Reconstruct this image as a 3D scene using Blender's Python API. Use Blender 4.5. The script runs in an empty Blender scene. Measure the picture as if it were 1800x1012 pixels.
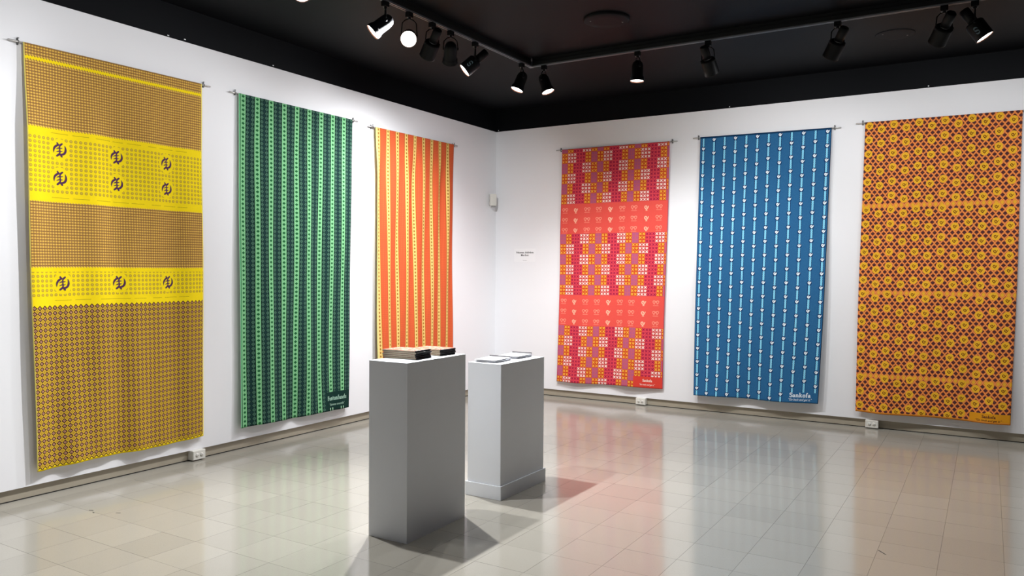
import bpy, bmesh, math, random
from mathutils import Vector, Matrix
C = bpy.context.scene.collection
S = bpy.context.scene
PI = math.pi
rnd = random.Random(7)

# ------------------------------------------------------------------ camera, world, exposure
cam = bpy.data.objects.new('camera', bpy.data.cameras.new('camera'))
C.objects.link(cam)
R_ = Vector((0.85384334, 0.52048350, 0.00696293))
U_ = Vector((-0.01691093, 0.01436755, 0.99975377))
F_ = Vector((-0.52025530, 0.85375084, -0.02106949))
M4 = Matrix((R_, U_, -F_)).transposed().to_4x4()
M4.translation = Vector((5.53663713, -8.66529768, 1.56337146))
cam.matrix_world = M4
cam.data.sensor_width = 36.0
cam.data.lens = 1375.25 / 1800 * 36
cam.data.clip_start = 0.05
S.camera = cam
w = bpy.data.worlds.new('world'); S.world = w; w.use_nodes = True
w.node_tree.nodes['Background'].inputs[0].default_value = (0.8, 0.85, 0.9, 1)
w.node_tree.nodes['Background'].inputs[1].default_value = 0.0
S.view_settings.view_transform = 'Standard'; S.view_settings.look = 'None'
S.view_settings.exposure = 0.0; S.view_settings.gamma = 1.0
S.view_settings.use_curve_mapping = False
LAMP_COLOR = (0.975, 0.985, 1.0)
POWER = 150.0            # watts of a lamp that washes a wall

# ------------------------------------------------------------------ helpers
def lin(c):
    f = lambda v: (v/12.92 if v <= 0.04045 else ((v+0.055)/1.055)**2.4)
    return tuple(f(x/255.0) for x in c) + (1.0,)

def empty(name, loc=(0, 0, 0), rz=0.0):
    o = bpy.data.objects.new(name, None); C.objects.link(o)
    o.location = loc; o.rotation_euler = (0, 0, rz); o.empty_display_size = 0.1
    return o
def tag(o, label, cat, group=None):
    o['label'] = label; o['category'] = cat
    if group: o['group'] = group
    return o
class MB:
    def __init__(s): s.bm = bmesh.new()
    def box(s, lo, hi, bev=0.0, M=None):
        r = bmesh.ops.create_cube(s.bm, size=1)['verts']
        for v in r:
            v.co = Vector([(lo[i]+hi[i])/2 + v.co[i]*(hi[i]-lo[i]) for i in range(3)])
        if bev:
            es = list({e for v in r for e in v.link_edges})
            q = bmesh.ops.bevel(s.bm, geom=es, offset=bev, segments=2, affect='EDGES', profile=0.5)
            r = [v for v in s.bm.verts if v.is_valid and v in set(q['verts']) | {x for x in r if x.is_valid}]
        if M is not None:
            for v in r: v.co = M @ v.co
        return s
    def lathe(s, prof, n=28, M=None, smooth=True):
        # prof: (radius, z); axis z
        rings = []
        for (r, z) in prof:
            if r < 1e-6: rings.append([s.bm.verts.new((0, 0, z))])
            else: rings.append([s.bm.verts.new((r*math.cos(2*PI*k/n), r*math.sin(2*PI*k/n), z)) for k in range(n)])
        for a, b in zip(rings, rings[1:]):
            for k in range(n):
                k2 = (k+1) % n
                if len(a) == 1 and len(b) == 1: continue
                if len(a) == 1: f = s.bm.faces.new((a[0], b[k2], b[k]))
                elif len(b) == 1: f = s.bm.faces.new((a[k], a[k2], b[0]))
                else: f = s.bm.faces.new((a[k], a[k2], b[k2], b[k]))
                f.smooth = smooth
        if M is not None:
            for ring in rings:
                for v in ring: v.co = M @ v.co
        return s
    def tube(s, pts, r, n=10, cap=True):
        pts = [Vector(p) for p in pts]; rings = []
        t0 = (pts[1]-pts[0]).normalized()
        a = t0.orthogonal().normalized()
        for i, p in enumerate(pts):
            t = ((pts[min(i+1, len(pts)-1)]-pts[max(i-1, 0)])).normalized()
            a = (a - t*a.dot(t)).normalized(); b = t.cross(a)
            rings.append([s.bm.verts.new(p + (a*math.cos(2*PI*k/n)+b*math.sin(2*PI*k/n))*r) for k in range(n)])
        for A, B in zip(rings, rings[1:]):
            for k in range(n):
                f = s.bm.faces.new((A[k], A[(k+1) % n], B[(k+1) % n], B[k])); f.smooth = True
        if cap:
            s.bm.faces.new(rings[0][::-1]); s.bm.faces.new(rings[-1])
        return s
    def strip(s, L, Rr, fn):
        # flat ribbon between two polylines given in 2-D, mapped by fn
        vl = [s.bm.verts.new(fn(*p)) for p in L]; vr = [s.bm.verts.new(fn(*p)) for p in Rr]
        for i in range(len(vl)-1):
            try: s.bm.faces.new((vl[i], vr[i], vr[i+1], vl[i+1]))
            except ValueError: pass
        return s
    def mesh(s, name, m=None):
        me = bpy.data.meshes.new(name); bmesh.ops.recalc_face_normals(s.bm, faces=s.bm.faces[:])
        s.bm.to_mesh(me); s.bm.free()
        if m: me.materials.append(m)
        return me
    def build(s, name, m, parent=None):
        o = bpy.data.objects.new(name, s.mesh(name, m)); C.objects.link(o)
        if parent: o.parent = parent
        return o
def struct(o): o['kind'] = 'structure'; return o

def aim_matrix(d, up=(0, 0, 1)):
    z = Vector(d).normalized(); x = Vector(up).cross(z)
    if x.length < 1e-4: x = Vector((1, 0, 0))
    x.normalize(); y = z.cross(x)
    return Matrix((x, y, z)).transposed().to_4x4()

# ------------------------------------------------------------------ node expression builder
class Ex:
    def __init__(s, nt, v): s.nt = nt; s.v = v
    def _m(s, op, *o):
        n = s.nt.nodes.new('ShaderNodeMath'); n.operation = op
        for i, q in enumerate((s,)+o):
            q = q.v if isinstance(q, Ex) else q
            if isinstance(q, (int, float)): n.inputs[i].default_value = q
            else: s.nt.links.new(q, n.inputs[i])
        return Ex(s.nt, n.outputs[0])
    def __add__(s, o): return s._m('ADD', o)
    def __radd__(s, o): return s._m('ADD', o)
    def __sub__(s, o): return s._m('SUBTRACT', o)
    def __rsub__(s, o): return Ex(s.nt, o)._m('SUBTRACT', s)
    def __mul__(s, o): return s._m('MULTIPLY', o)
    def __rmul__(s, o): return s._m('MULTIPLY', o)
    def __truediv__(s, o): return s._m('DIVIDE', o)
    def lt(s, o): return s._m('LESS_THAN', o)
    def gt(s, o): return s._m('GREATER_THAN', o)
    def abs(s): return s._m('ABSOLUTE')
    def floor(s): return s._m('FLOOR')
    def fract(s): return s._m('FRACT')
    def sqrt(s): return s._m('SQRT')
    def sin(s): return s._m('SINE')
    def max(s, o): return s._m('MAXIMUM', o)
    def min(s, o): return s._m('MINIMUM', o)
    def clamp(s): return s.max(0.0).min(1.0)
    def inv(s): return 1.0 - s
    def between(s, a, b): return s.gt(a)*s.lt(b)
def cell(x, p, off=0.0):           # local coordinate round the multiples of p, shifted by off
    q = (x - off)/p + 0.5
    return (q.fract() - 0.5)*p, q.floor()
def hyp(x, y): return (x*x + y*y).sqrt()
def seg(x, y, a, b, r):            # mask of a round-ended stroke
    dx, dy = b[0]-a[0], b[1]-a[1]; L2 = dx*dx+dy*dy
    px, py = x - a[0], y - a[1]
    h = ((px*dx + py*dy)/L2).clamp()
    return hyp(px - h*dx, py - h*dy).lt(r)
def OR(*a):
    r = a[0]
    for q in a[1:]: r = r.max(q)
    return r
def bird(x, y, w=0.15, foot=True):  # heart-like bird looking back
    dx, dy = x + 0.24, y - 0.16
    ring = (hyp(dx, dy) - 0.44).abs().lt(w)*(dx.gt(-0.02)*dy.lt(0.02)).inv()
    m = OR(ring, seg(x, y, (-0.62, -0.05), (-0.03, -0.66), w), seg(x, y, (-0.03, -0.66), (0.5, -0.05), w), seg(x, y, (0.5, -0.05), (0.76, 0.5), w*0.85),
           seg(x, y, (0.2, 0.14), (-0.12, 0.02), w*0.75))
    if foot: m = OR(m, seg(x, y, (-0.02, -0.66), (-0.02, -0.9), w*0.7), seg(x, y, (-0.3, -0.94), (0.3, -0.94), w*0.55))
    return m
class Mat:
    def __init__(s, name, rough=0.5):
        s.m = bpy.data.materials.new(name); s.m.use_nodes = True; s.nt = s.m.node_tree
        s.b = s.nt.nodes['Principled BSDF']; s.b.inputs['Roughness'].default_value = rough; s.col = None
    def uv(s):
        n = s.nt.nodes.new('ShaderNodeUVMap'); n.uv_map = 'cloth'
        sp = s.nt.nodes.new('ShaderNodeSeparateXYZ'); s.nt.links.new(n.outputs[0], sp.inputs[0])
        return Ex(s.nt, sp.outputs[0]), Ex(s.nt, sp.outputs[1])
    def base(s, c): s.col = lin(c)
    def over(s, mask, c, alpha=1.0):
        n = s.nt.nodes.new('ShaderNodeMix'); n.data_type = 'RGBA'
        mv = mask*alpha if alpha != 1.0 else mask
        s.nt.links.new(mv.v, n.inputs[0])
        for k, q in ((6, s.col), (7, lin(c) if isinstance(c, tuple) else c)):
            if isinstance(q, tuple): n.inputs[k].default_value = q
            else: s.nt.links.new(q, n.inputs[k])
        s.col = n.outputs[2]
    def noise(s, scale, detail=2, coord='Object', stretch=None):
        tc = s.nt.nodes.new('ShaderNodeTexCoord'); n = s.nt.nodes.new('ShaderNodeTexNoise')
        n.inputs['Scale'].default_value = scale; n.inputs['Detail'].default_value = detail
        src = tc.outputs[coord]
        if stretch:
            mp = s.nt.nodes.new('ShaderNodeMapping'); mp.inputs['Scale'].default_value = stretch
            s.nt.links.new(src, mp.inputs[0]); src = mp.outputs[0]
        s.nt.links.new(src, n.inputs['Vector'])
        return Ex(s.nt, n.outputs[0])
    def bump(s, h, strength=0.1, dist=0.01):
        n = s.nt.nodes.new('ShaderNodeBump'); n.inputs['Strength'].default_value = strength
        n.inputs['Distance'].default_value = dist
        s.nt.links.new(h.v, n.inputs['Height']); s.nt.links.new(n.outputs[0], s.b.inputs['Normal'])
    def done(s):
        if isinstance(s.col, tuple): s.b.inputs['Base Color'].default_value = s.col
        else: s.nt.links.new(s.col, s.b.inputs['Base Color'])
        return s.m
def plain(name, c, rough=0.5, metal=0.0, vary=0.06, scale=30.0, bump=0.0):
    m = Mat(name, rough); m.base(c); m.b.inputs['Metallic'].default_value = metal
    n = m.noise(scale)
    m.over(((n - 0.5)*2.0*vary*4).clamp(), tuple(int(x*0.8) for x in c))
    if bump: m.bump(n, bump, 0.002)
    return m.done()
def emis(name, c, e):
    m = Mat(name); m.base(c)
    n = m.noise(40); m.over(n*0.1, c)
    m.b.inputs['Emission Color'].default_value = lin(c); m.b.inputs['Emission Strength'].default_value = e
    return m.done()

# ------------------------------------------------------------------ materials
mw = Mat('painted_wall', 0.6); mw.base((240, 240, 243))
nz = mw.noise(1.2, 4); mw.over(((nz-0.45)*2).clamp()*0.25, (228, 228, 230)); mw.bump(mw.noise(60, 3), 0.08, 0.002); M_WALL = mw.done()
M_BLACK = plain('black_paint', (10, 12, 16), 0.6, vary=0.1, scale=4, bump=0.1)
M_BLACK.node_tree.nodes['Principled BSDF'].inputs['Specular IOR Level'].default_value = 0.12
M_GREYWALL = plain('grey_painted_wall', (96, 98, 102), 0.7, vary=0.05, scale=2)
M_BASE = plain('vinyl_baseboard', (166, 157, 140), 0.45, vary=0.08, scale=9)
M_SHADE_SCUFF = plain('dark_gap', (22, 20, 18), 0.9)  # dark colour for painted shade under the baseboards, and for floor scuffs
M_GROUT = plain('tile_joint', (62, 56, 48), 0.8)
mt = Mat('vinyl_tile', 0.1); mt.base((152, 148, 138))
geo = mt.nt.nodes.new('ShaderNodeNewGeometry'); sp = mt.nt.nodes.new('ShaderNodeSeparateXYZ')
mt.nt.links.new(geo.outputs['Position'], sp.inputs[0])
gx, gy = Ex(mt.nt, sp.outputs[0]), Ex(mt.nt, sp.outputs[1])
TP = 0.305; TOX, TOY = 0.47*0.305, 0.0
cx_, cy_ = ((gx-TOX)/TP).floor(), ((gy-TOY)/TP).floor()
h_ = ((cx_*12.9898 + cy_*78.233).sin()*43758.5453).fract()
mt.over(h_*0.35, (165, 161, 150)); mt.over(((cx_*3.7 + cy_*41.3).sin()*9173.3).fract()*0.3, (142, 138, 128))
fl = mt.noise(260, 2); mt.over(fl.gt(0.66)*0.5, (112, 106, 94)); mt.over(fl.lt(0.34)*0.25, (168, 163, 149))
big = mt.noise(2.2, 3); mt.over(((big-0.5)*3).clamp()*0.25, (144, 139, 126))
rn = mt.noise(5.0, 4)
rr = (rn-0.5)*0.10 + 0.115
mt.nt.links.new(rr.v, mt.b.inputs['Roughness'])
mt.b.inputs['IOR'].default_value = 1.52
mt.bump(mt.noise(9, 2), 0.02, 0.004)
M_TILE = mt.done()
M_CAN = plain('black_enamel', (13, 14, 17), 0.5, vary=0.08)
M_CAN.node_tree.nodes['Principled BSDF'].inputs['Specular IOR Level'].default_value = 0.2
M_RAIL = plain('track_black', (24, 25, 27), 0.4)
M_RAILL = plain('track_conductor_edge', (118, 121, 128), 0.4, metal=0.3)
M_LENS = emis('lit_lamp_lens', (255, 250, 242), 9.0)
M_BAFFLE = plain('copper_baffle', (105, 62, 42), 0.5)
M_LOGO = plain('grey_print', (92, 112, 122), 0.6)
M_SCREW = plain('bright_screw', (190, 192, 196), 0.3, metal=0.8)
M_POD = plain('plinth_paint', (219, 222, 227), 0.5, vary=0.04, scale=3)
M_ROD = plain('rod_metal', (205, 203, 200), 0.3, metal=0.5)
M_HOOK = plain('dark_hook_metal', (112, 112, 112), 0.35, metal=0.6)
M_WPLAS = plain('white_plastic', (226, 224, 216), 0.4)
M_GPLAS = plain('grey_plastic', (150, 150, 148), 0.3)
M_SLOT = plain('socket_slot', (20, 18, 16), 0.7)
M_PAPER = plain('page_edges', (186, 175, 150), 0.8, vary=0.12, scale=120)
M_WPAPER = plain('white_paper', (232, 232, 238), 0.7)
M_DKBOARD = plain('dark_back_cover', (52, 50, 54), 0.6)
M_COMB = plain('black_comb_plastic', (14, 14, 16), 0.4)
M_INK = plain('black_ink', (24, 22, 24), 0.7)
M_CARD = plain('label_card', (244, 244, 246), 0.6, vary=0.02)
M_PURPLE = plain('purple_print', (70, 22, 74), 0.85)
M_WHITEP = plain('pale_blue_white_print', (226, 236, 246), 0.85)
M_PINKP = plain('pink_white_print', (252, 226, 214), 0.85)
M_GREENP = plain('pale_green_print', (158, 196, 176), 0.85)
M_BROWNP = plain('dark_brown_print', (82, 28, 12), 0.85)
mc = Mat('printed_booklet_cover', 0.45); mc.base((196, 88, 58))
n1 = mc.noise(26, 2); mc.over(n1.gt(0.52), (222, 160, 138)); mc.over(n1.gt(0.6), (176, 56, 40)); M_COVER = mc.done()

# ------------------------------------------------------------------ textile print materials (u across, v down, metres)
def finish_cloth(m, u, v, amount=0.2):
    th = ((u*5200.0).sin() + (v*5200.0).sin())*0.25 + 0.5
    m.bump(th, 0.05, 0.0006)
    f = m.noise(420, 2); m.over(((f-0.42)*2.2).clamp()*amount, (30, 24, 24))
    m.b.inputs['Specular IOR Level'].default_value = 0.15
    return m.done()

def mat_yellow():
    m = Mat('print_yellow', 0.85); u, v = m.uv(); m.base((250, 221, 20))
    # small ring pattern
    sm = OR(v.lt(0.547)*v.between(0.083, 0.102).inv(), v.between(1.05, 1.5))
    e = ((u/0.0195)*2*PI).sin()*0.004
    ve = v + e
    sm = OR(ve.lt(0.547)*ve.between(0.082, 0.104).inv(), ve.between(1.05, 1.5))
    m.over(sm, (203, 160, 88))
    x, _ = cell(u, 0.0195, 0.01); y, _ = cell(v, 0.0195, 0.006); d = hyp(x, y)
    m.over(sm*d.between(0.0042, 0.0071), (100, 56, 22))
    m.over(sm*d.lt(0.0024), (120, 70, 40))
    m.over(sm*y.abs().lt(0.0014)*x.abs().gt(0.0066), (112, 66, 34))
    x2, _ = cell(u, 0.0195, 0.01975); y2, _ = cell(v, 0.0195, 0.01575)
    m.over(sm*(x2.abs()+y2.abs()).lt(0.0052), (238, 198, 70))
    # diamonds
    P = 0.0378
    dm = (v + ((((u-0.019)/P).fract()-0.5).abs()*P)).between(1.779, 2.884)
    m.over(dm, (204, 158, 76))
    x, i = cell(u, P, 0.019); y, j = cell(v, P, 1.779); s = x.abs()+y.abs()
    xo, _ = cell(u, P, 0.019+P/2); yo, _ = cell(v, P, 1.779+P/2); so = xo.abs()+yo.abs()
    m.over(dm*so.lt(0.0158), (184, 146, 44)); m.over(dm*so.between(0.0148, 0.0185), (240, 204, 66))
    m.over(dm*s.lt(0.0192), (66, 26, 24)); m.over(dm*s.lt(0.0103), (196, 148, 120))
    m.over(dm*s.lt(0.0085)*(x+y*0.6).abs().lt(0.0022), (92, 44, 40))
    # faint medallions on the plain yellow bands
    P2 = 0.0325
    x, _ = cell(u, P2, 0.018); y, _ = cell(v, P2, 0.618); d = hyp(x, y)
    bm = OR(v.between(0.602, 0.99), v.between(1.53, 1.70))
    near = None
    for (su, sv) in SYM:
        q = hyp((u-su)*1.0, (v-sv)*0.92).lt(0.069)
        near = q if near is None else near.max(q)
    md = bm*near.inv()
    m.over(md*d.lt(0.0108), (196, 168, 44)); m.over(md*d.lt(0.0055)*(x-y).gt(0.0), (214, 186, 78)); m.over(md*d.between(0.0088, 0.0112), (184, 154, 46))
    # lines of tiny lettering
    nz = m.noise(900, 0)
    dash = (u*1000.0).floor()
    for (vv, segs) in ((0.575, ((.17, .29), (.32, .43), (.48, .6), (.62, .7), (.73, .84), (.9, .97), (1.0, 1.12), (1.15, 1.24))),
                       (1.018, ((.17, .29), (.32, .43), (.48, .6), (.62, .74), (.76, .86), (.92, 1.0), (1.03, 1.14), (1.16, 1.24))),
                       (1.73, ((.17, .29), (.32, .43), (.5, .73), (.76, .86), (.92, 1.0), (1.03, 1.14), (1.16, 1.24)))):
        ln = (v-vv).abs().lt(0.0022)
        mk = None
        for a, b in segs:
            q = u.between(a, b); mk = q if mk is None else mk.max(q)
        m.over(ln*mk*((u*900.0).sin().gt(-0.4)), (150, 128, 24))
    m.over(OR(u.lt(0.008), u.gt(1.383)), (244, 226, 120))
    return finish_cloth(m, u, v, 0.12)

def mat_stripes(kind):
    g = kind == 'green'
    m = Mat('print_'+kind, 0.85); u, v = m.uv()
    P = 0.1531 if g else 0.1526; off = 0.047
    x, i = cell(u, P, off)
    if g:
        m.base((12, 44, 38))
        x2, _ = cell(u, P, off+P/2)
        PV = 0.0386
        y, _ = cell(v, PV, 0.012); yo, _ = cell(v, PV, 0.012+PV/2)
        cx = x2.abs() - 0.0262
        m.over((x2.abs()*1.0 + yo.abs()).lt(0.0165), (22, 54, 53))
        dd = cx.abs()*0.95 + y.abs()
        m.over(dd.lt(0.0192), (66, 101, 86)); m.over(dd.lt(0.0062)*dd.gt(0.003), (46, 80, 66))
        m.over(x.abs().between(0.0255, 0.034), (14, 52, 34))
        lab = (u.gt(1.045)*v.gt(2.708)).inv()
        st = x.abs().lt(0.0270)*lab
        m.over(st, (128, 190, 138))
        ys, _ = cell(v, PV, 0.02)
        cl = OR(hyp(x, ys - 0.0065).lt(0.0062), hyp(x, ys + 0.0065).lt(0.0062), hyp(x - 0.0085, ys).lt(0.0066), hyp(x + 0.0085, ys).lt(0.0066), (x.abs()+ys.abs()).lt(0.011))
        m.over(st*cl, (24, 92, 48))
        m.over((u.gt(1.045)*v.gt(2.708)), (15, 48, 42))
        m.over(u.gt(1.045)*v.gt(2.862)*(x.abs()-0.018).abs().lt(0.007), (150, 196, 160))
        m.over(u.lt(0.014), (110, 200, 140)); m.over(u.lt(0.004), (190, 226, 196))
    else:
        m.base((206, 90, 54))
        y, _ = cell(v, 0.02, 0.0); xx, _ = cell(u, 0.02, 0.0)
        m.over((xx.abs()+y.abs()).lt(0.006), (214, 80, 44)); m.over(xx.abs().lt(0.002)*y.abs().lt(0.006), (236, 120, 60))
        st = x.abs().lt(0.0285)
        m.over(st, (230, 198, 120)); m.over(x.abs().between(0.0255, 0.0295), (146, 66, 22)); m.over(x.abs().between(0.0215, 0.0255), (236, 192, 92))
        ys, _ = cell(v, 0.0386, 0.02)
        cl = (x.abs()*1.2+ys.abs()).lt(0.0145)
        m.over(st*cl, (150, 96, 34)); m.over(st*(x.abs()*1.2+ys.abs()).lt(0.004), (196, 140, 60))
        m.over(u.lt(0.028), (226, 212, 140)); m.over(u.lt(0.004), (120, 130, 80))
    return finish_cloth(m, u, v, 0.22)

def mat_red():
    m = Mat('print_red', 0.85); u, v = m.uv(); m.base((232, 86, 76))
    pu, pv = 0.0402, 0.0418
    chk = OR(v.lt(0.677), v.between(1.04, 1.792), v.gt(2.165))
    # rows counted from the top of each section so that blocks line up with its lower or upper edge
    v0 = v.lt(0.9)*(0.677 - 18*pv) + v.between(0.9, 2.0)*1.04 + v.gt(2.0)*2.165
    row = (v - v0)/pv
    brow = (row/3.0).floor()
    ty = ((brow/2.0).fract()).gt(0.25)            # 0: purple first, 1: gold first
    yl = (row.fract()-0.5)*pv
    rin = ((row/3.0).fract()*3.0).floor()
    col = (u/pu).floor(); xl = ((u/pu).fract()-0.5)*pu
    k = ((col/12.0).fract()*12.0 + 0.5).floor()
    def rng(a, b): return k.gt(a-0.5)*k.lt(b-0.5)
    a_p, a_g, a_c, a_w = rng(0, 2), OR(rng(2, 4), rng(10, 12)), rng(4, 7), rng(7, 10)
    b_p, b_g, b_c, b_w = rng(10, 12), OR(rng(0, 2), rng(8, 10)), rng(5, 8), rng(2, 5)
    mixm = lambda a, b: a*ty.inv() + b*ty
    p, g, c, wt = mixm(a_p, b_p), mixm(a_g, b_g), mixm(a_c, b_c), mixm(a_w, b_w)
    m.over(chk*p, (196, 94, 112)); m.over(chk*g, (206, 74, 34)); m.over(chk*c, (222, 70, 84)); m.over(chk*wt, (206, 76, 74))
    dg, dh = (xl-yl).abs(), (xl+yl).abs()
    X = (dg.min(dh)).lt(0.0056)*xl.abs().max(yl.abs()).lt(0.015)
    heart = bird(xl/0.0165, (0.0-yl)/0.0165, 0.2, False)
    isheart = rin.between(0.5, 1.5)*mixm(OR(k.between(6.5, 7.5), k.between(9.5, 10.5), k.between(3.5, 4.5)), OR(k.between(0.5, 1.5), k.between(3.5, 4.5), k.between(6.5, 7.5)))
    X = isheart*heart + isheart.inv()*X
    X = X*chk
    m.over(X*p, (176, 88, 134)); m.over(X*g, (244, 184, 66)); m.over(X*c, (150, 24, 66)); m.over(X*wt, (252, 234, 226))
    # coral bands of birds and curls
    band = OR(v.between(0.70, 1.03), v.between(1.815, 2.15))
    PU, PV = 0.153, 0.1225
    x, ci = cell(u, PU, 0.062); vv = v.lt(1.4)*0.755 + v.gt(1.4)*1.872
    q = (v - vv)/PV + 0.5
    y = (0.5 - q.fract())*PV
    c3 = ((ci/3.0).fract()*3.0 + 0.5).floor(); isb = c3.between(0.5, 1.5)
    b = bird(x/0.033, y/0.034, 0.17)
    sx, sy = x.abs()/0.034, y/0.034
    ring = (hyp(sx-0.66, sy-0.42) - 0.42).abs().lt(0.14)*((sx-0.66).gt(-0.1)*(sy-0.42).lt(-0.05)).inv()
    cur = OR(ring, seg(sx, sy, (0.0, 0.7), (0.3, 0.2), 0.13), seg(sx, sy, (0.5, -0.3), (1.0, 0.2), 0.13), (sy+0.85).abs().lt(0.06)*sx.lt(1.0), ((sy+0.7).abs().lt(0.12)*((x*900.0).sin().gt(0.3))*sx.lt(1.0))*0.6)
    m.over(band*isb*b, (252, 190, 162)); m.over(band*isb.inv()*cur, (250, 160, 136), 0.75)
    m.over(u.gt(1.035)*v.gt(2.735), (222, 66, 54))
    m.over(OR(u.lt(0.006), u.gt(1.385)), (206, 60, 80))
    return finish_cloth(m, u, v, 0.2)

def mat_blue():
    m = Mat('print_blue', 0.85); u, v = m.uv(); m.base((42, 100, 148))
    n = m.noise(90, 3); m.over(((n-0.45)*2.5).clamp()*0.5, (56, 118, 162))
    P = 0.1197; x, i = cell(u, P, 0.038)
    par = ((i/2.0).fract()).gt(0.25)
    vo = v - (0.133 - par*0.096)
    PV = 0.1483
    q = vo/PV + 0.5; y = (q.fract()-0.5)*PV
    free = (u.gt(1.055)*v.gt(2.775)).inv()
    bead, _ = cell(v, 0.019, 0.0)
    wv = 0.0118 - (bead.abs()*2/0.019)*0.0035
    ch = y.abs().gt(0.0245)
    m.over(free*OR(x.abs().lt(0.0165)*ch, hyp(x, y).lt(0.0265)), (14, 58, 104))
    m.over(free*ch*x.abs().lt(wv), (140, 216, 244)); m.over(free*ch*x.abs().lt(0.003)*bead.abs().lt(0.004), (96, 176, 220))
    m.over(free*bird((x-0.001)/0.0205, (0.0-y)/0.0205, 0.2, False), (238, 246, 252))
    m.over(free*hyp(x+0.001, y-0.008).lt(0.005), (238, 246, 252))
    m.over(free*(v.lt(2.855)).inv()*0.0, (10, 40, 70))
    m.over(v.lt(0.018), (14, 56, 92))
    m.over(OR(u.gt(1.385), u.lt(0.003)), (12, 40, 70))
    return finish_cloth(m, u, v, 0.16)

def mat_gold():
    m = Mat('print_orange_gold', 0.85); u, v = m.uv(); m.base((196, 120, 70))
    wq, hq = 0.0517, 0.0695
    x, _ = cell(u, wq, 0.01); y, _ = cell(v, hq, 0.01)
    x2, _ = cell(u, wq, 0.01+wq/2); y2, _ = cell(v, hq, 0.01+hq/2)
    d = x.abs()/(wq/2) + y.abs()/(hq/2); d2 = x2.abs()/(wq/2) + y2.abs()/(hq/2)
    D = d.min(d2); r = hyp(x, y*0.8); r2 = hyp(x2, y2*0.8); Rm = r.min(r2)
    m.over(D.lt(0.82), (202, 108, 56)); m.over(D.between(0.82, 1.1), (246, 150, 80))
    qd = (x.abs()/(wq*0.41) + y.abs()/(hq*0.245)).min(x2.abs()/(wq*0.41) + y2.abs()/(hq*0.245))
    m.over(qd.lt(1.0), (88, 48, 46)); m.over(Rm.lt(0.0075), (44, 28, 44)); m.over(Rm.lt(0.0036), (122, 74, 70))
    # rows where the diamonds are plain gold
    m.over((v-0.844).abs().lt(0.03)*d.lt(0.72), (236, 172, 50))
    m.over(OR((v-1.7128).abs().lt(0.03), (v-2.5468).abs().lt(0.03))*d2.lt(0.72), (236, 172, 50))
    P = 0.1164; cx, i = cell(u, P, 0.042); par = ((i/2.0).fract()).gt(0.25)
    PV = 0.1405; q = (v - (0.04 + par*0.04))/PV + 0.5; cy = (q.fract()-0.5)*PV
    dd = hyp(cx, cy*0.96)
    m.over(dd.lt(0.037), (240, 156, 64)); m.over(dd.lt(0.0345), (242, 186, 46)); m.over(dd.lt(0.0285)*dd.gt(0.0265), (226, 156, 42))
    m.over(bird(cx/0.0215, (0.002-cy)/0.0215, 0.15, False), (104, 48, 18))
    lab = u.gt(1.045)*v.gt(2.83)
    m.over(lab, (222, 150, 28))
    m.over(v.gt(2.905), (222, 140, 50))
    return finish_cloth(m, u, v, 0.16)

SYM = [(u_, v_) for v_ in (0.685, 0.882, 1.612) for u_ in (0.231, 0.65, 1.061)]

# ------------------------------------------------------------------ cloth surface
class Cloth:
    # wall: 'left' (x=0 plane) or 'back' (y=0 plane); corners (s,z) tl,tr,br,bl
    def __init__(s, wall, tl, tr, br, bl, folds, seed, w=1.392, hang=0.03, wav=0.006, bottom=0.03):
        s.wall = wall; s.c = (tl, tr, br, bl); s.w = w; s.h = (tl[1]-bl[1]+tr[1]-br[1])/2
        s.folds = folds; s.r = random.Random(seed); s.ph = [s.r.uniform(0, 6.28) for _ in range(12)]
        s.hang = hang; s.wav = wav; s.bottom = bottom
    def D(s, a, b):
        k = min(1.0, b*5.0); k = k*k*(3-2*k)
        d = s.hang + s.bottom*b**2
        for i, (fr, am, drift, p) in enumerate(s.folds):
            d += am*k*(0.55+0.45*math.sin(2.3*b+s.ph[i]))*math.sin(2*PI*(fr*a + p + drift*b + 0.06*math.sin(5*b+s.ph[i+3])))
        d += s.wav*k*math.sin(7*b + 3*a + s.ph[8])*0.5
        d += s.wav*0.8*k*math.sin(2*PI*(2.6*a+s.ph[9]) + 3.1*b)*math.sin(9*b+s.ph[10])
        d += (s.bottom*0.45+0.006)*b**7*math.sin(2*PI*(1.7*a+s.ph[7]))
        return max(d, 0.014)
    def P(s, u, v, off=0.0):
        a, b = u/s.w, v/s.h
        tl, tr, br, bl = s.c
        q = [((1-a)*tl[i]+a*tr[i])*(1-b) + ((1-a)*bl[i]+a*br[i])*b for i in (0, 1)]
        # edges pull in a little where the cloth curls
        e = 0.008*math.sin(6*b + s.ph[1])*b
        q[0] += e*(a-0.5)*2*min(1, b*3)
        q[1] += 0.004*math.sin(9*a + s.ph[2])*b*b
        d = s.D(a, b)+off
        return Vector((d, q[0], q[1])) if s.wall == 'left' else Vector((q[0], -d, q[1]))
    def make(s, name, mat, parent, nu=130, nv=210):
        vs = []; uvs = []
        for j in range(nv+1):
            for i in range(nu+1):
                u, v = s.w*i/nu, s.h*j/nv
                vs.append(s.P(u, v)); uvs.append((u, v))
        fs = []
        for j in range(nv):
            for i in range(nu):
                q = j*(nu+1)+i; fs.append((q, q+nu+1, q+nu+2, q+1))
        me = bpy.data.meshes.new(name); me.from_pydata(vs, [], fs)
        me.polygons.foreach_set('use_smooth', [True]*len(fs))
        l = me.uv_layers.new(name='cloth')
        for lp in me.loops: l.data[lp.index].uv = uvs[lp.vertex_index]
        me.materials.append(mat)
        o = bpy.data.objects.new(name, me); C.objects.link(o); o.parent = parent
        md = o.modifiers.new('thickness', 'SOLIDIFY'); md.thickness = 0.0016; md.offset = -1 if s.wall == 'left' else -1
        return o

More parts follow.
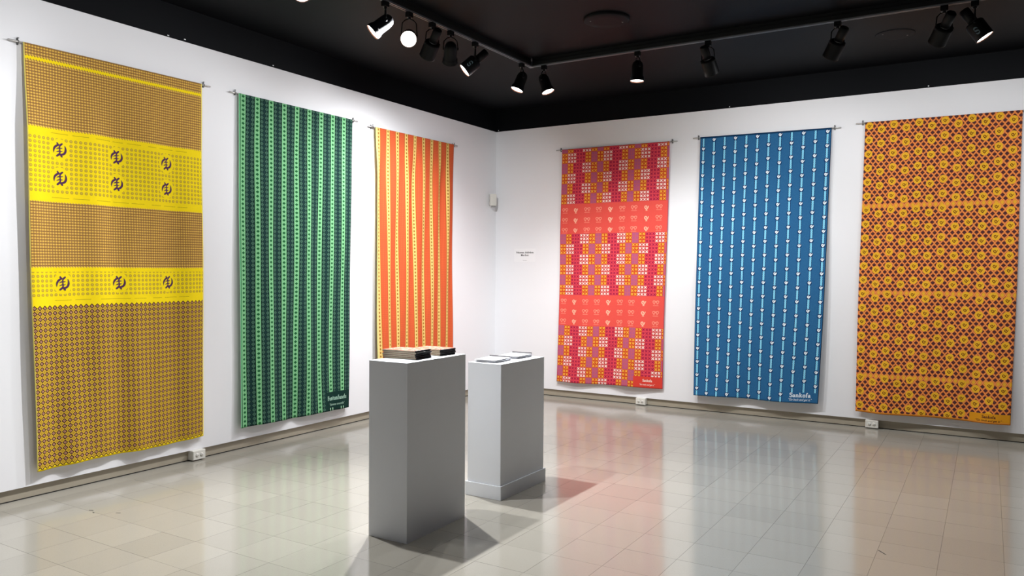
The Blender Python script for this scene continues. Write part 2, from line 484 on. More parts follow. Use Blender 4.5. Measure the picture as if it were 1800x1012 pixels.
# ------------------------------------------------------------------ stroke lettering (bold slab serif)
def arc(cx, cy, rx, ry, a0, a1, n=12):
    return [(cx+rx*math.cos(math.radians(a0+(a1-a0)*k/n)), cy+ry*math.sin(math.radians(a0+(a1-a0)*k/n))) for k in range(n+1)]
TH = 0.085
def foot(x, y, h=0.16): return ([(x-h, y), (x+h, y)], 0.045)
GL = {
 'S': (0.66, [(arc(.33, .73, .22, .2, 25, 270), TH), (arc(.33, .27, .24, .22, 90, -150), TH), ([(.56, .98), (.56, .72)], .04), ([(.07, .02), (.07, .28)], .04)]),
 'a': (0.62, [(arc(.23, .19, .14, .15, 0, 360, 16), .075), ([(.43, .08), (.43, .46)], TH), (arc(.27, .44, .16, .15, 0, 160), .06), foot(.5, .04, .1)]),
 'n': (0.74, [([(.17, .02), (.17, .6)], TH), (arc(.35, .4, .18, .2, 180, 0), .07), ([(.54, .4), (.54, .02)], TH), foot(.17, .04, .15), foot(.54, .04, .15), ([(.03, .6), (.17, .6)], .045)]),
 'k': (0.72, [([(.17, .02), (.17, .98)], TH), ([(.2, .3), (.52, .6)], .05), ([(.32, .38), (.56, .04)], .075), foot(.17, .04, .15), foot(.57, .04, .13), foot(.52, .61, .13), ([(.03, .97), (.17, .97)], .045)]),
 'o': (0.64, [(arc(.31, .32, .21, .26, 0, 360, 20), .08)]),
 'f': (0.46, [([(.2, .02), (.2, .78)], TH), (arc(.34, .78, .14, .18, 180, 40), .07), ([(.04, .6), (.4, .6)], .05), foot(.2, .04, .15)]),
 'F': (0.68, [([(.2, .02), (.2, .98)], .1), ([(.05, .95), (.6, .95)], .05), ([(.2, .52), (.46, .52)], .05), foot(.2, .04, .17), ([(.6, .98), (.6, .74)], .04), ([(.46, .62), (.46, .42)], .035)]),
 'u': (0.74, [([(.17, .6), (.17, .22)], TH), (arc(.34, .22, .17, .18, 180, 360), .065), ([(.54, .62), (.54, .02)], TH), ([(.03, .59), (.17, .59)], .045), ([(.4, .59), (.54, .59)], .045), foot(.6, .04, .08)]),
 't': (0.46, [([(.19, .85), (.19, .2)], TH), (arc(.31, .18, .12, .15, 180, 320), .06), ([(.04, .6), (.38, .6)], .05)]),
 'e': (0.6, [(arc(.3, .32, .2, .26, 10, 320, 18), .075), ([(.12, .34), (.5, .34)], .045)]),
}
def stroke(mb, pts, hw, fn):
    L, Rr = [], []
    for i, p in enumerate(pts):
        a, b = pts[max(i-1, 0)], pts[min(i+1, len(pts)-1)]
        tx, ty = b[0]-a[0], b[1]-a[1]; n = math.hypot(tx, ty) or 1
        h = hw[i] if isinstance(hw, (list, tuple)) else hw
        L.append((p[0]-ty/n*h, p[1]+tx/n*h)); Rr.append((p[0]+ty/n*h, p[1]-tx/n*h))
    mb.strip(L, Rr, fn)
def word_width(t): return sum(GL[c][0] for c in t)
def print_word(cl, text, u0, v0, width, height, mat, parent):
    mb = MB(); x = 0.0; k = width/word_width(text)
    for ch in text:
        adv, ss = GL[ch]
        for pi, (pts, hw) in enumerate(ss):
            dense = []
            for a, b in zip(pts, pts[1:]):
                dense.append(a)
            dense.append(pts[-1])
            stroke(mb, [(q[0]+x, q[1]) for q in dense], hw*1.2, lambda X, Y, z=pi*0.00004: cl.P(u0+X*k, v0-Y*height, 0.0012+z))
        x += adv
    o = mb.build('printed_title', mat, parent); return o
def font_mesh(text, size, shear=0.0, bold=0.0, align='LEFT'):
    cu = bpy.data.curves.new('text', 'FONT'); cu.body = text; cu.size = size; cu.shear = shear; cu.offset = bold
    cu.align_x = align; cu.resolution_u = 3
    o = bpy.data.objects.new('text', cu); C.objects.link(o)
    me = bpy.data.meshes.new_from_object(o.evaluated_get(bpy.context.evaluated_depsgraph_get()))
    bpy.data.objects.remove(o); bpy.data.curves.remove(cu)
    return me
def place_text(name, text, fn, width, height, mat, parent, shear=0.0, bold=0.0):
    me = font_mesh(text, 1.0, shear, bold, 'LEFT')
    xs = [v.co.x for v in me.vertices]; x0, x1 = min(xs), max(xs)
    for v in me.vertices:
        X = (v.co.x-x0)/(x1-x0)*width; Y = v.co.y*height/0.7
        v.co = fn(X, Y)
    me.name = name; me.materials.clear(); me.materials.append(mat)
    o = bpy.data.objects.new(name, me); C.objects.link(o); o.parent = parent
    return o
def print_caption(cl, text, u0, v0, width, height, mat, parent):
    return place_text('printed_caption', text, lambda X, Y: cl.P(u0+X, v0-Y, 0.0012), width, height, mat, parent, 0.3, 0.006)

def gye(cl, u, v, h, parent):
    # adinkra sign: spine with cross bars, two horns, a crescent on either side
    mb = MB(); k = [0]
    def fn(X, Y): return cl.P(u+X*h/2, v-Y*h/2, 0.0012+k[0]*0.00004)
    def S_(pts, hw): stroke(mb, pts, hw, fn); k[0] += 1
    def dot(x, y, r): S_([(x-r, y), (x-r*.7, y), (x, y), (x+r*.7, y), (x+r, y)], [0.001, r*.71, r, r*.71, 0.001])
    S_([(0, .56), (0, .15), (.04, -.3), (-.04, -.66)], [.11, .09, .1, .13])
    S_([(-.36, .93), (-.26, .78), (-.13, .6)], [.1, .13, .15]); dot(-.36, .92, .115)
    S_([(.34, .88), (.17, .74), (0, .54)], [.12, .14, .12]); dot(.34, .87, .125)
    S_([(-.4, -.88), (-.25, -.76), (-.06, -.6)], [.13, .15, .13]); dot(-.4, -.87, .135)
    S_([(.3, -.93), (.2, -.78), (.04, -.6)], [.12, .14, .12]); dot(.3, -.92, .13)
    for y in (.24, -.2):
        S_([(-.52, y-.16), (-.32, y-.06), (-.14, y), (.1, y), (.28, y+.01), (.42, y+.06)], [.02, .07, .085, .075, .06, .02])
    S_([(-.16, .66), (-.34, .6), (-.52, .49), (-.68, .34), (-.8, .15), (-.86, -.06), (-.87, -.28), (-.85, -.5)], [.12, .14, .155, .155, .14, .11, .07, .005])
    S_([(.1, -.66), (.32, -.64), (.54, -.56), (.7, -.42), (.81, -.22), (.86, .0), (.85, .24), (.79, .46), (.71, .68)], [.12, .14, .15, .155, .155, .14, .11, .07, .005])
    return mb.build('printed_symbol', M_PURPLE, parent)

def hanging(label, cl, mat, rod_ends=(0.085, 0.085)):
    t = empty('textile_hanging')
    A, B = cl.P(0, 0), cl.P(cl.w, 0)
    base = Vector((A+B)/2); base.z = min(cl.c[2][1], cl.c[3][1])
    cl.make('fabric', mat, t)
    d = (B-A).normalized(); nrm = Vector((1, 0, 0)) if cl.wall == 'left' else Vector((0, -1, 0))
    back = -nrm*0.012 + Vector((0, 0, -0.004))
    a, b = A+back-d*0.004, B+back+d*0.004
    MB().tube([a, b], 0.007, 12).build('rod', M_ROD, t)
    for p, sg, ex in ((a, -1, rod_ends[0]), (b, 1, rod_ends[1])):
        q = p + d*sg*ex
        mb = MB().tube([p, q], 0.0068, 10); mb.build('rod_end', M_ROD, t)
        hp = p + d*sg*0.022
        wallp = hp - nrm*hp.dot(nrm)
        hb = MB()
        up = Vector((0, 0, 1))
        # bracket: plate on the wall, an arm below the rod and a hook over it, wing screw on top
        Mx = Matrix((d, nrm, up)).transposed().to_4x4(); Mx.translation = wallp
        hb.box((-0.006, 0.0, -0.02), (0.006, 0.003, 0.026), 0.0008, Mx)
        dep = hp.dot(nrm)
        hb.tube([wallp+up*-0.011, hp+up*-0.011, hp+up*-0.009+nrm*0.008, hp+nrm*0.011, hp+up*0.008+nrm*0.007], 0.0026, 8)
        hb.tube([wallp+up*0.012, hp+up*0.012, hp+up*0.009+nrm*0.004], 0.0024, 8)
        ho = hb.build('bracket', M_HOOK, t)
        sc = MB(); sc.tube([hp+up*0.010, hp+up*0.026], 0.0022, 8).tube([hp+up*0.024-d*0.006, hp+up*0.026+d*0.006], 0.003, 8)
        sc.tube([hp-up*0.012, hp-up*0.02], 0.003, 8)
        sc.build('wing_screw', M_HOOK, ho)
    for ch in list(t.children): ch.matrix_parent_inverse = Matrix.Identity(4)
    # move the empty to the foot of the hanging, keep the geometry where it is
    for ch in list(t.children): ch.location = ch.location - base
    t.location = base
    return tag(t, label, 'textile')

# ------------------------------------------------------------------ room shell
RX, RY, HW, HC = 10.2, -11.6, 3.385, 3.66
BB = 0.085          # underside of the wall panel, above the recessed baseboard
def wall(name, lo, hi, m=M_WALL): return struct(MB().box(lo, hi).build(name, m))
wl = wall('wall_left', (-0.16, RY, BB), (0, 0.16, HW))
wb = wall('wall_back', (0, 0, BB), (RX, 0.16, HW))
wr = wall('wall_right', (RX, RY, BB), (RX+0.16, 0.16, HW), M_GREYWALL)
wf = wall('wall_front', (-0.16, RY-0.16, BB), (RX+0.16, RY, HW), M_GREYWALL)
# black upper parts
for nm, lo, hi, par in (('upper_wall', (-0.16, RY, HW), (-0.022, 0.16, HC), wl), ('upper_wall', (-0.022, 0.022, HW), (RX+0.02, 0.16, HC), wb),
                        ('upper_wall', (RX+0.02, RY, HW), (RX+0.16, 0.16, HC), wr), ('upper_wall', (-0.16, RY-0.16, HW), (RX+0.16, RY-0.02, HC), wf)):
    MB().box(lo, hi).build(nm, M_BLACK, par)
# base rail behind the panel and the vinyl strip
for nm, lo, hi in (('baseboard_left', (-0.16, RY, 0.0), (-0.021, 0.16, BB)), ('baseboard_back', (-0.021, 0.021, 0.0), (RX+0.021, 0.16, BB)),
                   ('baseboard_right', (RX+0.021, RY, 0.0), (RX+0.16, 0.021, BB)), ('baseboard_front', (-0.021, RY-0.16, 0.0), (RX+0.021, RY-0.021, BB))):
    bb = struct(MB().box(lo, hi).build(nm, M_BASE))
    sl = 0.0015
    MB().box((lo[0]+(sl if nm.endswith('right') else 0)-(sl*2 if nm.endswith('right') else 0), lo[1]-(sl if nm.endswith('back') else 0), 0), (hi[0]+(sl if nm.endswith('left') else 0), hi[1]+(sl if nm.endswith('front') else 0), 0.007)).build('floor_gap', M_SHADE_SCUFF, bb)  # solid dark strip, paints the shade of a gap between baseboard and floor
cl_ = struct(MB().box((-0.16, RY-0.16, HC), (RX+0.16, 0.16, HC+0.1)).build('ceiling', M_BLACK))
# chips of white paint along the edge of the black band
for (y, z) in ((-4.78, 3.405), (-4.63, 3.412), (-3.72, 3.41), (-6.0, 3.41)):
    MB().box((-0.0225, y-0.008, z-0.004), (-0.0205, y+0.008, z+0.004), 0.0008).build('paint_chip', M_CARD, wl)
for x in (0.02, 3.05, 5.0):
    MB().box((x-0.005, 0.0205, 3.40), (x+0.005, 0.0225, 3.412), 0.0008).build('paint_chip', M_CARD, wb)

# floor: slab with joints, every tile on it
fl_ = struct(MB().box((-0.16, RY-0.16, -0.12), (RX+0.16, 0.16, -0.0025)).build('floor', M_GROUT))
def tile_mesh():
    bm = bmesh.new(); a = TP/2-0.0003; b = a-0.0003
    lo = [bm.verts.new((sx*a, sy*a, -0.004)) for sx, sy in ((-1, -1), (1, -1), (1, 1), (-1, 1))]
    mi = [bm.verts.new((sx*a, sy*a, -0.0005)) for sx, sy in ((-1, -1), (1, -1), (1, 1), (-1, 1))]
    hi = [bm.verts.new((sx*b, sy*b, 0)) for sx, sy in ((-1, -1), (1, -1), (1, 1), (-1, 1))]
    for A, B in ((lo, mi), (mi, hi)):
        for k in range(4): bm.faces.new((A[k], A[(k+1) % 4], B[(k+1) % 4], B[k])).material_index = 1
    bm.faces.new(hi)
    me = bpy.data.meshes.new('tile'); bm.to_mesh(me); bm.free(); me.materials.append(M_TILE); me.materials.append(M_GROUT); return me
TM = tile_mesh()
def project(p):
    d = Vector(p)-M4.translation; z = d.dot(F_)
    if z < 0.2: return None
    return 900+1375.25*d.dot(R_)/z, 506-1375.25*d.dot(U_)/z, z
cells = []
i0, i1 = math.floor((-0.03-TOX)/TP), math.ceil((RX-TOX)/TP); j0, j1 = math.floor((RY-TOY)/TP), 0
for i in range(i0, i1):
    for j in range(j0, j1+1):
        cx, cy = TOX+(i+0.5)*TP, TOY+(j+0.5)*TP
        if cx-TP/2 > RX or cy-TP/2 > 0.03: continue
        q = project((cx, cy, 0))
        vis = q is not None and -80 < q[0] < 1880 and q[1] < 1075
        cells.append((0 if vis else 1, q[2] if q else 99, cx, cy))
cells.sort()
rest = bmesh.new()
for n, (vis, dep, cx, cy) in enumerate(cells):
    tx, ty = rnd.gauss(0, 0.0004), rnd.gauss(0, 0.0004)
    edge = cx-TP/2 < -0.021 or cy+TP/2 > 0.021 or cx+TP/2 > RX+0.021 or cy-TP/2 < RY-0.021
    if n < 300 and not edge:
        o = bpy.data.objects.new('tile', TM); C.objects.link(o); o.parent = fl_
        o.location = (cx, cy, -abs(tx)*0.15); o.rotation_euler = (tx, ty, 0)
    else:
        x0, x1, y0, y1 = max(cx-TP/2+.0003, -0.02), min(cx+TP/2-.0003, RX+0.02), max(cy-TP/2+.0003, RY-0.02), min(cy+TP/2-.0003, 0.02)
        if x1-x0 < 0.01 or y1-y0 < 0.01: continue
        top = [rest.verts.new((x, y, (x-cx)*ty*-1+(y-cy)*tx)) for x, y in ((x0, y0), (x1, y0), (x1, y1), (x0, y1))]
        bot = [rest.verts.new((v.co.x, v.co.y, -0.004)) for v in top]
        rest.faces.new(top)
        for k in range(4): rest.faces.new((bot[k], bot[(k+1) % 4], top[(k+1) % 4], top[k]))
me = bpy.data.meshes.new('far_tiles'); rest.to_mesh(me); rest.free(); me.materials.append(M_TILE)
ft = bpy.data.objects.new('far_tiles', me); C.objects.link(ft); ft.parent = fl_; ft['kind'] = 'stuff'
for (x, y, rz, l) in ((0.60, -5.78, 0.4, 0.03), (0.66, -5.80, -0.2, 0.022), (0.80, -5.72, 0.5, 0.03), (5.05, -3.85, -0.9, 0.07)):
    o = MB().box((-l/2, -0.003, 0), (l/2, 0.003, 0.0006)).build('scuff_mark', M_SHADE_SCUFF, fl_)
    o.location = (x, y, 0.0002); o.rotation_euler = (0, 0, rz)

# ------------------------------------------------------------------ lighting track and spotlights
TX, TY, TZ = 1.637, -1.932, 3.58
tr = empty('lighting_track', (TX, TY, HC))
tag(tr, 'black lighting track hanging under the black ceiling, bent at a right angle', 'track')
def rail(a, b, nm='rail'):
    a, b = Vector(a), Vector(b); d = (b-a).normalized(); s = d.cross(Vector((0, 0, 1)))
    Mx = Matrix((d, s, Vector((0, 0, 1)))).transposed().to_4x4(); Mx.translation = a - Vector((TX, TY, HC))
    L = (b-a).length
    mb = MB(); mb.box((0, -0.018, 0.012), (L, 0.018, 0.05), 0.002, Mx)
    o = mb.build(nm, M_RAIL, tr)
    for sy in (-1, 1):
        MB().box((0, sy*0.011-0.005, 0.0), (L, sy*0.011+0.005, 0.0125), 0.001, Mx).build('conductor_lip', M_RAILL, o)
    MB().box((0, -0.010, 0.05), (L, 0.010, HC-TZ), 0.001, Mx).build('mounting_strip', M_RAIL, o)
rail((TX, TY-0.02, TZ), (TX, -8.4, TZ)); rail((TX+0.02, TY, TZ), (8.4, TY, TZ))
MB().box((-0.022, -0.022, TZ-HC-0.001), (0.022, 0.022, TZ-HC+0.052), 0.002).build('corner_connector', M_RAILL, tr)

spots = []
def spotlight(pos, d, label, lit=True, power=1.0, logo=None, blend=0.6, cone=120, drop=0.17, short=False):
    """pos: point on the track; d: where the can points"""
    first = not spots
    t = empty('track_spotlight', pos); d = Vector(d).normalized()
    on_left = abs(pos[0]-TX) < 0.05 and pos[1] < TY-0.05
    along = Vector((0, 1, 0)) if on_left else Vector((1, 0, 0))
    # adapter in the track and the knuckle under it
    Mx = Matrix((along, along.cross(Vector((0, 0, 1))), Vector((0, 0, 1)))).transposed().to_4x4()
    mb = MB(); mb.box((-0.026, -0.02, -0.04), (0.026, 0.02, -0.001), 0.003, Mx); mb.lathe([(0, -0.055), (0.012, -0.055), (0.012, -0.04)], 16); mb.build('adapter', M_CAN, t)
    for sx in (-1, 1): MB().tube([Vector((0, 0, -0.048))+along*0.014*sx, Vector((0, 0, -0.042))+along*0.02*sx], 0.004, 8).build('lever', M_SCREW, t)
    cz = Vector((0, 0, -drop))                       # pivot of the can
    A = aim_matrix(d); A.translation = cz
    sx = A.to_3x3() @ Vector((1, 0, 0))
    # yoke: a bow from the knuckle to both sides of the can
    mb = MB()
    for q in (-1, 1):
        p0 = Vector((0, 0, -0.05))
        mb.tube([p0, p0+sx*q*0.03-Vector((0, 0, 0.01)), p0+sx*q*0.054-Vector((0, 0, 0.035)), cz+sx*q*0.06+Vector((0, 0, 0.03)), cz+sx*q*0.062], 0.0045, 8)
        mb.lathe([(0, 0.0), (0.011, 0.0), (0.011, 0.012), (0, 0.012)], 14, Matrix.Translation(cz+sx*q*0.055) @ aim_matrix(sx*q))
    mb.build('yoke', M_CAN, t)
    # stepped can: slim socket housing behind, wide reflector housing in front
    if short:
        can = MB().lathe([(0, -0.066), (0.018, -0.063), (0.034, -0.053), (0.046, -0.036), (0.052, -0.012), (0.0535, 0.078), (0.059, 0.088), (0.0625, 0.094), (0.0635, 0.122), (0.0665, 0.126), (0.0615, 0.126), (0.0612, 0.118)], 36, A).build('reflector_housing', M_CAN, t)
        MB().lathe([(0.0612, 0.125), (0.0585, 0.1165)], 32, A).build('baffle', M_BAFFLE, can)
        MB().lathe([(0, 0.1205), (0.03, 0.1195), (0.0584, 0.1165)], 32, A).build('lens', M_LENS, t)
    if not short: MB().lathe([(0, -0.135), (0.03, -0.135), (0.036, -0.128), (0.036, -0.012), (0.034, -0.012)], 32, A).build('socket_housing', M_CAN, t)
    if not short: can = MB().lathe([(0.03, -0.018), (0.055, -0.014), (0.063, -0.004), (0.0645, 0.0), (0.0645, 0.115), (0.066, 0.118), (0.066, 0.126), (0.0615, 0.126), (0.0615, 0.112)], 36, A).build('reflector_housing', M_CAN, t)
    if not short: MB().lathe([(0.0614, 0.1245), (0.058, 0.1195)], 32, A).build('baffle', M_BAFFLE, can)
    if not short: MB().lathe([(0, 0.1215), (0.03, 0.1208), (0.0600, 0.118)], 32, A).build('lens', M_LENS, t)
    if logo is not None:
        mb = MB()
        def onc(X, Y): a = logo + X; return A @ Vector((0.0652*math.cos(a), 0.0652*math.sin(a), 0.06+Y))
        k = 0.028
        pts = [(x*k/0.0645, y*k) for x, y in arc(0, .45, .5, .42, -20, 270, 14)] + [(x*k/0.0645, y*k) for x, y in arc(0, -.42, .5, .45, 90, -200, 14)]
        stroke(mb, pts, 0.0055, onc); mb.build('printed_logo', M_LOGO, can)
    tag(t, label, 'spotlight', 'spotlights on the ceiling track')
    if lit:
        L = bpy.data.lights.new('lamp_beam', 'SPOT'); L.energy = POWER*power; L.color = LAMP_COLOR
        L.spot_size = math.radians(cone); L.spot_blend = blend; L.shadow_soft_size = 0.03
        o = bpy.data.objects.new('lamp_beam', L); C.objects.link(o); o.parent = t
        B = aim_matrix(-d); B.translation = cz + d*0.135; o.matrix_local = B
    spots.append(t)
LFT = lambda y: (TX, y, TZ)
BCK = lambda x: (x, TY, TZ)
SW = 150
spotlight(LFT(-4.97), (0.58, -0.42, -0.7), 'lit spotlight cut off by the top edge, furthest left on the track', power=2.3, cone=150, drop=0.14, blend=0.5)
spotlight(LFT(-4.12), (-0.532, -0.541, -0.647), 'lit spotlight aimed down left, thin white lens edge, beside the glaring round one', power=0.2, cone=SW, drop=0.155, short=True)
spotlight(LFT(-3.836), (0.53, -0.72, -0.45), 'glaring spotlight whose round white lens faces the viewer', power=4.2, cone=165, blend=0.5, drop=0.185, short=True)
spotlight(LFT(-3.54), (-0.65, 0.3, -0.65), 'dim spotlight aimed away at the left wall, just right of the glaring one', power=0.42, cone=98, blend=1.0)
spotlight(LFT(-3.286), (-0.5, 0.62, -0.75), 'dark spotlight seen from behind, between the dim one and the one with the S mark', power=1.2, cone=115, blend=0.9, drop=0.15, short=True)
spotlight(LFT(-2.918), (-0.583, -0.472, -0.657), 'lit spotlight with pale S mark, aimed down left, on the left arm of the track', power=0.2, logo=0.1, cone=SW)
spotlight(LFT(-2.114), (-0.26, -0.28, -0.94), 'spotlight with copper lens rim just left of the track corner, tilted left', power=1.0, cone=155, drop=0.145, short=True)
spotlight(BCK(1.785), (0.36, 0.02, -0.94), 'spotlight with copper lens rim just right of the track corner, tilted right', power=1.0, cone=155, drop=0.145, short=True)
spotlight(BCK(2.761), (-0.02, -0.02, -1.0), 'spotlight hanging straight down alone above the red textile', power=1.0, cone=155, drop=0.145, short=True)
spotlight(BCK(3.416), (0.1, 0.6, -0.75), 'dark spotlight leaning right, seen from behind, above the blue textile', power=0.25, cone=SW)
spotlight(BCK(4.469), (-0.5, 0.5, -0.75), 'dark spotlight leaning left, seen from behind, between blue and orange textiles', power=0.25, cone=SW)
spotlight(BCK(5.217), (-0.4, 0.68, -0.62), 'dark upright spotlight left of the lit one with the S mark, upper right', power=0.25, cone=SW)
spotlight(BCK(5.415), (0.53, 0.03, -0.83), 'lit spotlight with pale S mark, upper right corner, aimed down right', power=0.35, logo=-2.75, cone=SW)
# unseen lamps added further along the same track to light the walls
spotlight(LFT(-5.9), (-0.7, 0.05, -0.7), 'spotlight on the left arm of the track, first beyond the picture', power=0.25, cone=SW)
spotlight(LFT(-7.2), (-0.7, -0.1, -0.7), 'spotlight on the left arm of the track, last beyond the picture', power=0.25, cone=SW)
spotlight(BCK(6.1), (-0.1, 0.7, -0.7), 'spotlight on the right arm of the track, first beyond the picture', power=0.25, cone=SW)
spotlight(BCK(7.2), (0.1, 0.7, -0.7), 'spotlight on the right arm of the track, last beyond the picture', power=0.25, cone=SW)

# round cover plates on the ceiling
def disc(x, y, r, label, k=1.0):
    t = empty('ceiling_plate', (x, y, HC)); tag(t, label, 'ceiling plate', 'round plates on the ceiling')
    MB().lathe([(r, 0.0), (r, -0.018*k), (r*0.94, -0.024*k), (r*0.5, -0.026*k), (0, -0.026*k)], 48).build('plate', M_BLACK, t)
    for q in range(2):
        a = 0.6+PI*q
        MB().lathe([(0, -0.03*k-0.0005), (0.006, -0.029*k), (0.007, -0.025*k)], 12, Matrix.Translation((math.cos(a)*r*0.7, math.sin(a)*r*0.7, 0))).build('screw', M_HOOK, t)
disc(2.80, -2.70, 0.19, 'round black cover plate on the ceiling left of the middle')
disc(4.80, -1.05, 0.16, 'round black cover plate on the ceiling near the upper right', 0.25)

# ------------------------------------------------------------------ plinths
def box_thing(name, lo, hi, rz, label, cat, skirt=None):
    cx, cy = (lo[0]+hi[0])/2, (lo[1]+hi[1])/2
    t = empty(name, (cx, cy, 0), rz); tag(t, label, cat)
    hx, hy = (hi[0]-lo[0])/2, (hi[1]-lo[1])/2
    z0 = 0.0
    MB().box((-hx, -hy, z0), (hx, hy, hi[2]-0.003)).build('body', M_POD, t)
    MB().box((-hx, -hy, hi[2]-0.003), (hx, hy, hi[2]), 0.0012).build('top_panel', M_POD, t)
    if skirt:
        e, h = skirt
        for nm, l, q in (('skirting', (-hx-e, -hy-e, 0), (hx+e, -hy-0.0005, h)), ('skirting', (-hx-e, hy+0.0005, 0), (hx+e, hy+e, h)),
                         ('skirting', (hx+0.0005, -hy, 0), (hx+e, hy, h)), ('skirting', (-hx-e, -hy, 0), (-hx-0.0005, hy, h))):
            MB().box(l, q, 0.002).build(nm, M_POD, t)
    return t
box_thing('plinth', (2.430, -5.180, 0), (2.712, -4.585, 1.037), math.radians(1.0), 'tall white painted plinth in front, carrying stacked booklets with black comb spines', 'plinth')
box_thing('plinth', (2.440, -4.163, 0), (2.712, -3.565, 0.929), math.radians(-0.3), 'shorter white plinth behind with a skirting, carrying white booklets', 'plinth', (0.013, 0.096))

# ------------------------------------------------------------------ booklets
def comb_booklet(x, y, z, rz, L, W, th, label, group):
    t = empty('comb_bound_booklet', (x, y, z), rz); tag(t, label, 'booklet', group)
    # pages swell a little towards the spine (+x)
    mb = MB(); n = 8; vs = []
    prof = lambda a: (0.0008, th*(0.72+0.2*a) - 0.0008)
    def sheet(z0, z1, ext, nm, m, par):
        bm = MB(); rows = []
        for k in range(n+1):
            a = k/n; X = -L/2-ext + (L+ext*2)*a
            rows.append([bm.bm.verts.new((X, sy*(W/2+ext), zz(a))) for sy in (-1, 1) for zz in (z0, z1)])
        for A, B in zip(rows, rows[1:]):
            for q in ((0, 1), (1, 3), (3, 2), (2, 0)):
                bm.bm.faces.new((A[q[0]], A[q[1]], B[q[1]], B[q[0]]))
        bm.bm.faces.new((rows[0][0], rows[0][2], rows[0][3], rows[0][1])); bm.bm.faces.new((rows[-1][0], rows[-1][1], rows[-1][3], rows[-1][2]))
        return bm.build(nm, m, par)
    top = lambda a: th*(0.78+0.16*a+0.04*math.sin(a*5))
    sheet(lambda a: 0.0011, lambda a: top(a)-0.0002, 0.0, 'pages', M_PAPER, t)
    sheet(lambda a: 0.0, lambda a: 0.001, 0.002, 'back_cover', M_DKBOARD, t)
    sheet(lambda a: top(a), lambda a: top(a)+0.0005, 0.001, 'front_cover', M_COVER, t)
    c = MB(); c.tube([(L/2+0.002, -W/2+0.004, th*0.5), (L/2+0.002, W/2-0.004, th*0.5)], th*0.46, 10)
    k = 0
    while -W/2+0.008+k*0.0085 < W/2-0.006:
        yy = -W/2+0.008+k*0.0085
        pts = [(L/2+0.002+math.cos(q)*th*0.62, yy, th*0.5+math.sin(q)*th*0.34) for q in [PI*0.85-i*PI*1.7/8 for i in range(9)]]
        c.tube(pts, 0.0014, 5); k += 1
    c.build('comb_spine', M_COMB, t)
    return t
order5 = ['topmost booklet', 'second booklet from the top', 'middle booklet', 'second booklet from the bottom', 'lowest booklet']
for k in range(5):
    comb_booklet(2.525+rnd.uniform(-.004, .004), -4.945+rnd.uniform(-.003, .003), 1.0372+k*0.0107, math.radians(4)+rnd.uniform(-.015, .015), 0.236, 0.166, 0.0106,
                 order5[4-k]+' of the front comb-bound stack on the tall plinth', 'comb-bound booklets, front stack')
order4 = ['topmost booklet', 'second booklet from the top', 'third booklet from the top', 'lowest booklet']
for k in range(4):
    comb_booklet(2.532+rnd.uniform(-.004, .004), -4.685+rnd.uniform(-.003, .003), 1.0372+k*0.01, math.radians(-1)+rnd.uniform(-.015, .015), 0.224, 0.160, 0.0099,
                 order4[3-k]+' of the rear comb-bound stack on the tall plinth', 'comb-bound booklets, rear stack')
def white_booklet(x, y, z, rz, W, L, th, label, group, top=False):
    t = empty('white_booklet', (x, y, z), rz); tag(t, label, 'booklet', group)
    bm = MB(); rows = []; n = 6
    zt = lambda a: th*(0.55+0.45*a*a)
    for nm, z0, z1, m, e in (('back_cover', lambda a: 0.0, lambda a: th*0.3, M_DKBOARD, 0.0006), ('pages', lambda a: th*0.31, lambda a: zt(a), M_WPAPER, 0.0)):
        bm = MB(); rows = []
        for k in range(n+1):
            a = k/n; Y = -L/2+L*a
            rows.append([bm.bm.verts.new((sx*(W/2+e), Y, zz(a))) for sx in (-1, 1) for zz in (z0, z1)])
        for A, B in zip(rows, rows[1:]):
            for q in ((0, 1), (1, 3), (3, 2), (2, 0)): bm.bm.faces.new((A[q[0]], A[q[1]], B[q[1]], B[q[0]]))
        bm.bm.faces.new((rows[0][0], rows[0][2], rows[0][3], rows[0][1])); bm.bm.faces.new((rows[-1][0], rows[-1][1], rows[-1][3], rows[-1][2]))
        bm.build(nm, m, t)
    if top:
        MB().tube([(-W/2, L/2-0.003, th+0.0045), (W/2, L/2-0.003, th+0.0045)], 0.0042, 10).build('binding_bar', M_GPLAS2, t)
        for (px, py, w_, l_) in ((0.0, 0.055, 0.03, 0.008), (0.04, 0.03, 0.03, 0.008), (-0.02, -0.02, 0.09, 0.002), (-0.02, -0.032, 0.09, 0.002), (-0.02, -0.044, 0.08, 0.002)):
            a = (py+L/2)/L; z_ = zt(a)
            MB().box((px-w_/2, py-l_/2, z_+0.0001), (px+w_/2, py+l_/2, z_+0.0012)).build('printed_line', M_GPLAS, t)
    return t
M_GPLAS2 = plain('grey_binding', (88, 86, 88), 0.4)
for s, (x, y, nm) in enumerate(((2.552, -4.02, 'front'), (2.548, -3.715, 'rear'))):
    for k in range(3):
        white_booklet(x+rnd.uniform(-.003, .003), y+rnd.uniform(-.003, .003), 0.9292+k*0.0074, math.radians(3 if s == 0 else 1)+rnd.uniform(-.01, .01), 0.165, 0.215, 0.0073,
                      ('lowest', 'middle', 'topmost')[k]+' white booklet of the '+nm+' pile on the shorter plinth', 'white booklets, %s pile' % nm, top=(k == 2))

